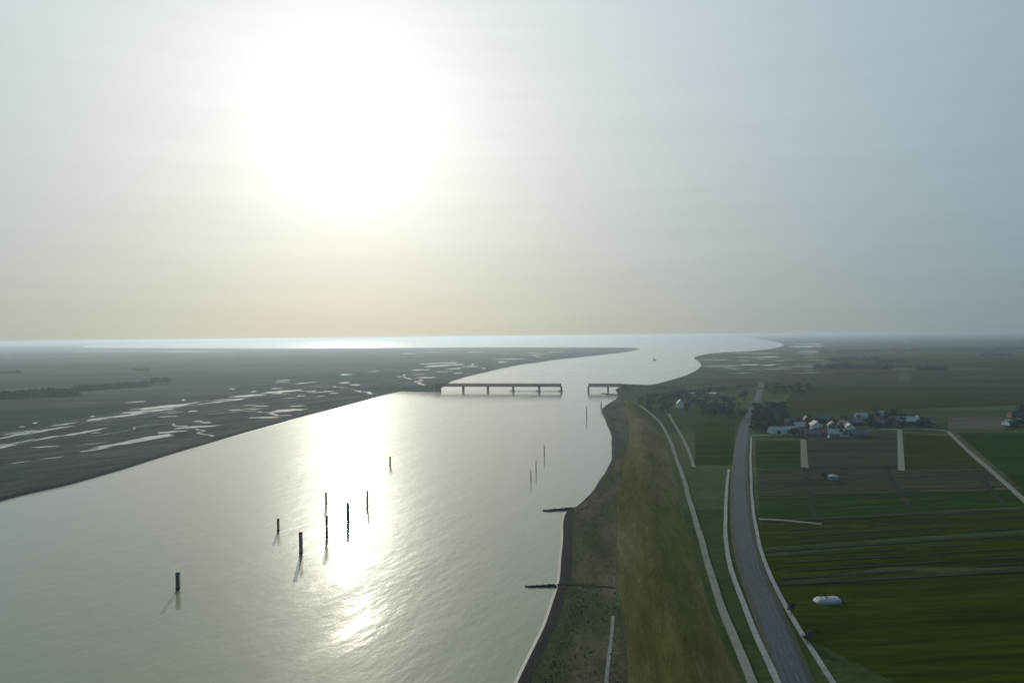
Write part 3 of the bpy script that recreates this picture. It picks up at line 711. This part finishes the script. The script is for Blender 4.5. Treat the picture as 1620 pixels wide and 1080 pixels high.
belt([(1000,535.5),(1170,532.5)], 60, 12, 1, ZL, 16)
belt([(1020,630),(1090,622),(1200,612)], 60, 7, 4, ZR, 17)
belt([(-200,545),(100,543.5),(300,541.8)], 160, 12, 1.5, ZL, 18)
# reed and scrub along the near right bank
r_ = random.Random(9); bm = bmesh.new()
for k in range(420):
    i = r_.randrange(10, 95); p = RW[i].lerp(RW[i+1], r_.random()); q = offset_line(RW[i:i+2], -r_.choice((r_.uniform(8, 12), r_.uniform(8, 30))))[0] - RW[i]
    c = p + q; 
    if c.y > 900 or c.y < 120: continue
    c.z = ZR; s = r_.uniform(.25, .6)
    for j in range(4):
        a_ = r_.uniform(0, 6.28); d = Vector((math.cos(a_), math.sin(a_), 0)) * s
        bm.faces.new([bm.verts.new(v) for v in (c - d * .6, c + d * .6, c + d * .3 + Vector((r_.uniform(-.4, .4), r_.uniform(-.4, .4), s * 1.3)))])
tag(link('scrub', bm, M['leaf_a']), kind='stuff')

# ------------------------------------------------------------------ houses
def house(px, py, L, Wd, hw, hr, rz, wall, roof, label, cat='house', name='house', group=None, z=ZR):
    o = empty(name, P(px, py, z), rz); tag(o, label, cat, group)
    bm = bmesh.new()
    a_ = [bm.verts.new(v) for v in ((-L/2,-Wd/2,-.5),(-L/2,Wd/2,-.5),(-L/2,Wd/2,hw),(-L/2,0,hw+hr),(-L/2,-Wd/2,hw))]
    b_ = [bm.verts.new(Vector(v.co) + Vector((L, 0, 0))) for v in a_]
    bm.faces.new(list(reversed(a_))); bm.faces.new(b_)
    for i in range(5): bm.faces.new((a_[i], a_[(i+1) % 5], b_[(i+1) % 5], b_[i]))
    link('wall', bm, M[wall], o)
    bm = bmesh.new(); ov = .5; sl = hr / (Wd / 2)
    for s in (-1, 1):
        pr = [(0, hw + hr + .25), (s * (Wd/2 + ov), hw - sl * ov + .25), (s * (Wd/2 + ov), hw - sl * ov + .03), (0, hw + hr + .03)]
        v0 = [bm.verts.new((-L/2 - ov, y, zz)) for y, zz in pr]; v1 = [bm.verts.new((L/2 + ov, y, zz)) for y, zz in pr]
        for i in range(4): bm.faces.new((v0[i], v0[(i+1) % 4], v1[(i+1) % 4], v1[i]))
        bm.faces.new(v0); bm.faces.new(v1)
    bmesh.ops.recalc_face_normals(bm, faces=bm.faces)
    rf = link('roof', bm, M[roof], o)
    if cat == 'house':
        bm = bmesh.new(); box(bm, L*.2, L*.2 + .9, -.45, .45, hw + hr - .8, hw + hr + 1.3); link('chimney', bm, M['brick'], rf)
        n = max(2, int(L / 3.5))
        for i in range(n):
            x = -L/2 + L * (i + .5) / n
            if i == n // 2:
                bm = bmesh.new(); box(bm, x - .55, x + .55, -Wd/2 - .06, -Wd/2 - .003, 0, 2.1); link('door', bm, M['green'], o); continue
            bm = bmesh.new(); box(bm, x - .6, x + .6, -Wd/2 - .05, -Wd/2 - .003, .9, 2.2); w_ = link('window', bm, M['glass'], o)
            bm = bmesh.new(); box(bm, x - .72, x - .6, -Wd/2 - .08, -Wd/2 - .003, .8, 2.3); box(bm, x + .6, x + .72, -Wd/2 - .08, -Wd/2 - .003, .8, 2.3); box(bm, x - .6, x + .6, -Wd/2 - .08, -Wd/2 - .003, 2.2, 2.3); box(bm, x - .6, x + .6, -Wd/2 - .08, -Wd/2 - .003, .8, .9); link('frame', bm, M['white'], w_)
    else:
        for i in range(2):
            x = -L/4 + i * L/2; bm = bmesh.new(); box(bm, x - 1.9, x + 1.9, -Wd/2 - .08, -Wd/2 - .003, 0, 3.0); link('barn_door', bm, M['green'], o)
    return o
V = 'houses of the village right of the road'
house(1238, 684, 26, 12, 3.4, 2.6, R(4), 'render', 'sheet', 'long low barn with pale grey roof at the left end of the village', 'barn', 'barn', V)
house(1252, 671, 13, 9, 2.8, 3.6, R(-12), 'brick', 'tile_dark', 'brick house with dark roof behind the long low barn', group=V)
house(1264, 678, 14, 9, 2.8, 3.8, R(20), 'brick', 'sheet', 'brick house with grey roof just right of the long low barn', group=V)
house(1262, 688, 12, 8, 2.8, 3.6, R(-6), 'render', 'tile_dark', 'white house with dark roof at the front left of the village', group=V)
house(1276, 668, 12, 8, 2.8, 3.8, R(75), 'brick', 'tile_red', 'brick house turned gable-on with red roof at the back left of the village', group=V)
house(1284, 690, 15, 9, 2.8, 4.0, R(3), 'brick', 'tile_dark', 'brick house with dark roof at the village front above the grassy track', group=V)
house(1291, 679, 14, 10, 5.0, 3.6, R(80), 'render', 'sheet', 'tall bright white gabled house in the middle of the village', group=V)
house(1300, 668, 16, 10, 3.0, 4.2, R(-8), 'brick', 'tile_dark', 'brick house with dark roof behind the tall bright gable', group=V)
house(1308, 688, 13, 9, 2.8, 3.6, R(12), 'brick', 'tile_red', 'brick house with red roof at the front middle of the village', group=V)
house(1317, 677, 12, 9, 3.4, 3.6, R(70), 'render', 'tile_dark', 'white gabled house with dark roof right of the village middle', group=V)
house(1325, 689, 18, 10, 3.0, 3.4, R(-5), 'render', 'sheet', 'long white house with pale roof at the front right of the village', group=V)
house(1326, 667, 13, 9, 2.8, 4.0, R(8), 'brick', 'tile_red', 'brick house with red roof at the back of the village', group=V)
house(1337, 676, 13, 9, 3.0, 4.0, R(-70), 'brick', 'tile_dark', 'narrow brick gable with dark roof near the right end of the village', group=V)
house(1344, 683, 12, 9, 5.2, 3.2, R(75), 'render', 'sheet', 'bright two-storey white gable at the right end of the village', group=V)
house(1352, 671, 14, 9, 2.8, 4.0, R(10), 'brick', 'tile_dark', 'low brick house with dark roof behind the right end of the village', group=V)
house(1358, 690, 14, 9, 2.8, 3.6, R(-10), 'brick', 'tile_dark', 'last dark-roofed brick house at the front right corner of the village', group=V)
house(1362, 661, 12, 8, 2.8, 3.2, R(0), 'render', 'sheet', 'small pale house standing alone behind the village', group=V)
house(1270, 673, 7, 5, 2.4, 1.6, R(30), 'brick', 'tile_dark', 'small dark shed between the back houses at the left of the village', 'shed', 'shed', V)
house(1318, 692, 8, 5, 2.4, 1.4, R(-3), 'render', 'tile_dark', 'small pale-walled shed at the front edge between the red roof and the long white house', 'shed', 'shed', V)
house(1334, 669, 8, 6, 2.6, 1.8, R(60), 'brick', 'tile_red', 'small red-roofed shed at the back right of the village', 'shed', 'shed', V)
V2 = 'farm houses right of the village'
house(1396, 660, 14, 9, 3.0, 4.0, R(5), 'brick', 'sheet', 'grey-roofed brick house at the back left of the farm group', group=V2)
house(1398, 673, 16, 10, 3.0, 4.2, R(-8), 'brick', 'tile_dark', 'dark-roofed brick house at the front left of the farm group', group=V2)
house(1416, 669, 14, 9, 3.0, 4.0, R(12), 'render', 'tile_dark', 'white house with dark roof left of the pale farm track', group=V2)
house(1434, 671, 24, 13, 4.0, 4.2, R(0), 'brick', 'sheet', 'wide barn with pale grey roof right of the pale farm track', 'barn', 'barn', V2)
house(1452, 668, 13, 9, 3.0, 4.0, R(72), 'render', 'tile_dark', 'white gable with dark roof right of the wide grey barn', group=V2)
house(1464, 673, 14, 9, 2.8, 3.6, R(-5), 'brick', 'tile_dark', 'dark-roofed brick house at the right end of the farm group', group=V2)
house(1603, 672, 18, 10, 3.0, 3.4, R(5), 'render', 'sheet', 'pale-roofed white house at the far right edge of the fields', group='houses at the right edge')
house(1612, 660, 20, 12, 3.4, 4.2, R(-8), 'brick', 'tile_dark', 'dark-roofed brick farmhouse behind the pale-roofed one at the right edge', group='houses at the right edge')
house(1076, 645, 9, 8, 6.5, 4.5, R(80), 'render', 'sheet', 'small bright white gabled house alone in the trees by the dyke path')
# ------------------------------------------------------------------ pale round slurry tank
o = empty('slurry_tank', P(1318, 759, ZR)); tag(o, 'small round pale tank alone in the field below the village', 'tank')
bm = bmesh.new(); lathe(bm, [(3.2, -.3), (3.2, 2.6)], 24); link('tank_wall', bm, M['concrete'], o, False)
bm = bmesh.new(); lathe(bm, [(3.35, 2.603), (3.35, 2.8), (1.8, 3.5), (.2, 3.9)], 24); link('cover', bm, M['sheet'], o, False)
# ------------------------------------------------------------------ covered silage heap in the near field
o = empty('silage_heap', P(1312, 951, ZR + .1), R(3)); tag(o, 'long low silage heap under a pale sheet in the near right field', 'silage heap')
bm = bmesh.new(); r_ = random.Random(4); rows = []
for i in range(25):
    u = i / 24; x = -5.4 + 8.6 * u; k = min(1, (u * 4.5 + .05)) ** .6; hh = 1.5 * k * (1 + .05 * math.sin(9 * u)); w = 2.5 * (.55 + .45 * k)
    rows.append([bm.verts.new((x + r_.uniform(-.05, .05), -w * math.cos(math.pi * q / 12), max(-.2, hh * math.sin(math.pi * q / 12) ** .55 - (.2 if q in (0, 12) else 0)) + r_.uniform(-.05, .05))) for q in range(13)])
for a_, b_ in zip(rows, rows[1:]):
    for q in range(12): bm.faces.new((a_[q], b_[q], b_[q+1], a_[q+1]))
bm.faces.new(rows[0]); bmesh.ops.recalc_face_normals(bm, faces=bm.faces); link('sheet_cover', bm, mat('silage_sheet', [(.26,.26,.28), (.36,.36,.37)], .6, .5, .3, fine=[(2., .12)]), o, True)
bm = bmesh.new(); rows = []
for i in range(8):
    u = i / 7; x = 3.1 + 2.4 * u; hh = 1.4 * (1 - u * .8); w = 2.4 * (1 - .15 * u)
    rows.append([bm.verts.new((x + r_.uniform(-.12, .12), -w * math.cos(math.pi * q / 12), hh * math.sin(math.pi * q / 12) ** .6 + r_.uniform(-.1, .1) - .1)) for q in range(13)])
for a_, b_ in zip(rows, rows[1:]):
    for q in range(12): bm.faces.new((a_[q], b_[q], b_[q+1], a_[q+1]))
bm.faces.new(rows[0]); bm.faces.new(list(reversed(rows[-1]))); bmesh.ops.recalc_face_normals(bm, faces=bm.faces); link('silage', bm, M['black'], o)
for i in range(9):
    x = -4.2 + i * .85; y = r_.uniform(-1.1, 1.1); z = 1.48 * min(1, ((x + 5.4) / 8.6 * 4.5)) ** .6 - abs(y) * .22 + .05
    bm = bmesh.new(); n = 14
    for q in range(n):
        a0, a1 = 2 * math.pi * q / n, 2 * math.pi * (q + 1) / n; bar(bm, (math.cos(a0) * .38, math.sin(a0) * .38, 0), (math.cos(a1) * .38, math.sin(a1) * .38, 0), .11, 6)
    ty = link('tyre', bm, M['black'], o); ty.location = (x, y, z)

# ------------------------------------------------------------------ haze
bm = bmesh.new(); box(bm, -90000, 90000, -90000, 90000, -1.0 - 3.5, CAM_H + 4)
hm = bpy.data.materials.new('haze'); hm.use_nodes = True; t = hm.node_tree; t.nodes.clear()
pv = t.nodes.new('ShaderNodeVolumePrincipled'); pv.inputs['Density'].default_value = 1.15e-4; pv.inputs['Color'].default_value = (.59, .70, .83, 1); pv.inputs['Anisotropy'].default_value = 0.58
ou = t.nodes.new('ShaderNodeOutputMaterial'); t.links.new(pv.outputs[0], ou.inputs['Volume'])
hm.cycles.homogeneous_volume = True
tag(link('haze', bm, hm), kind='stuff')
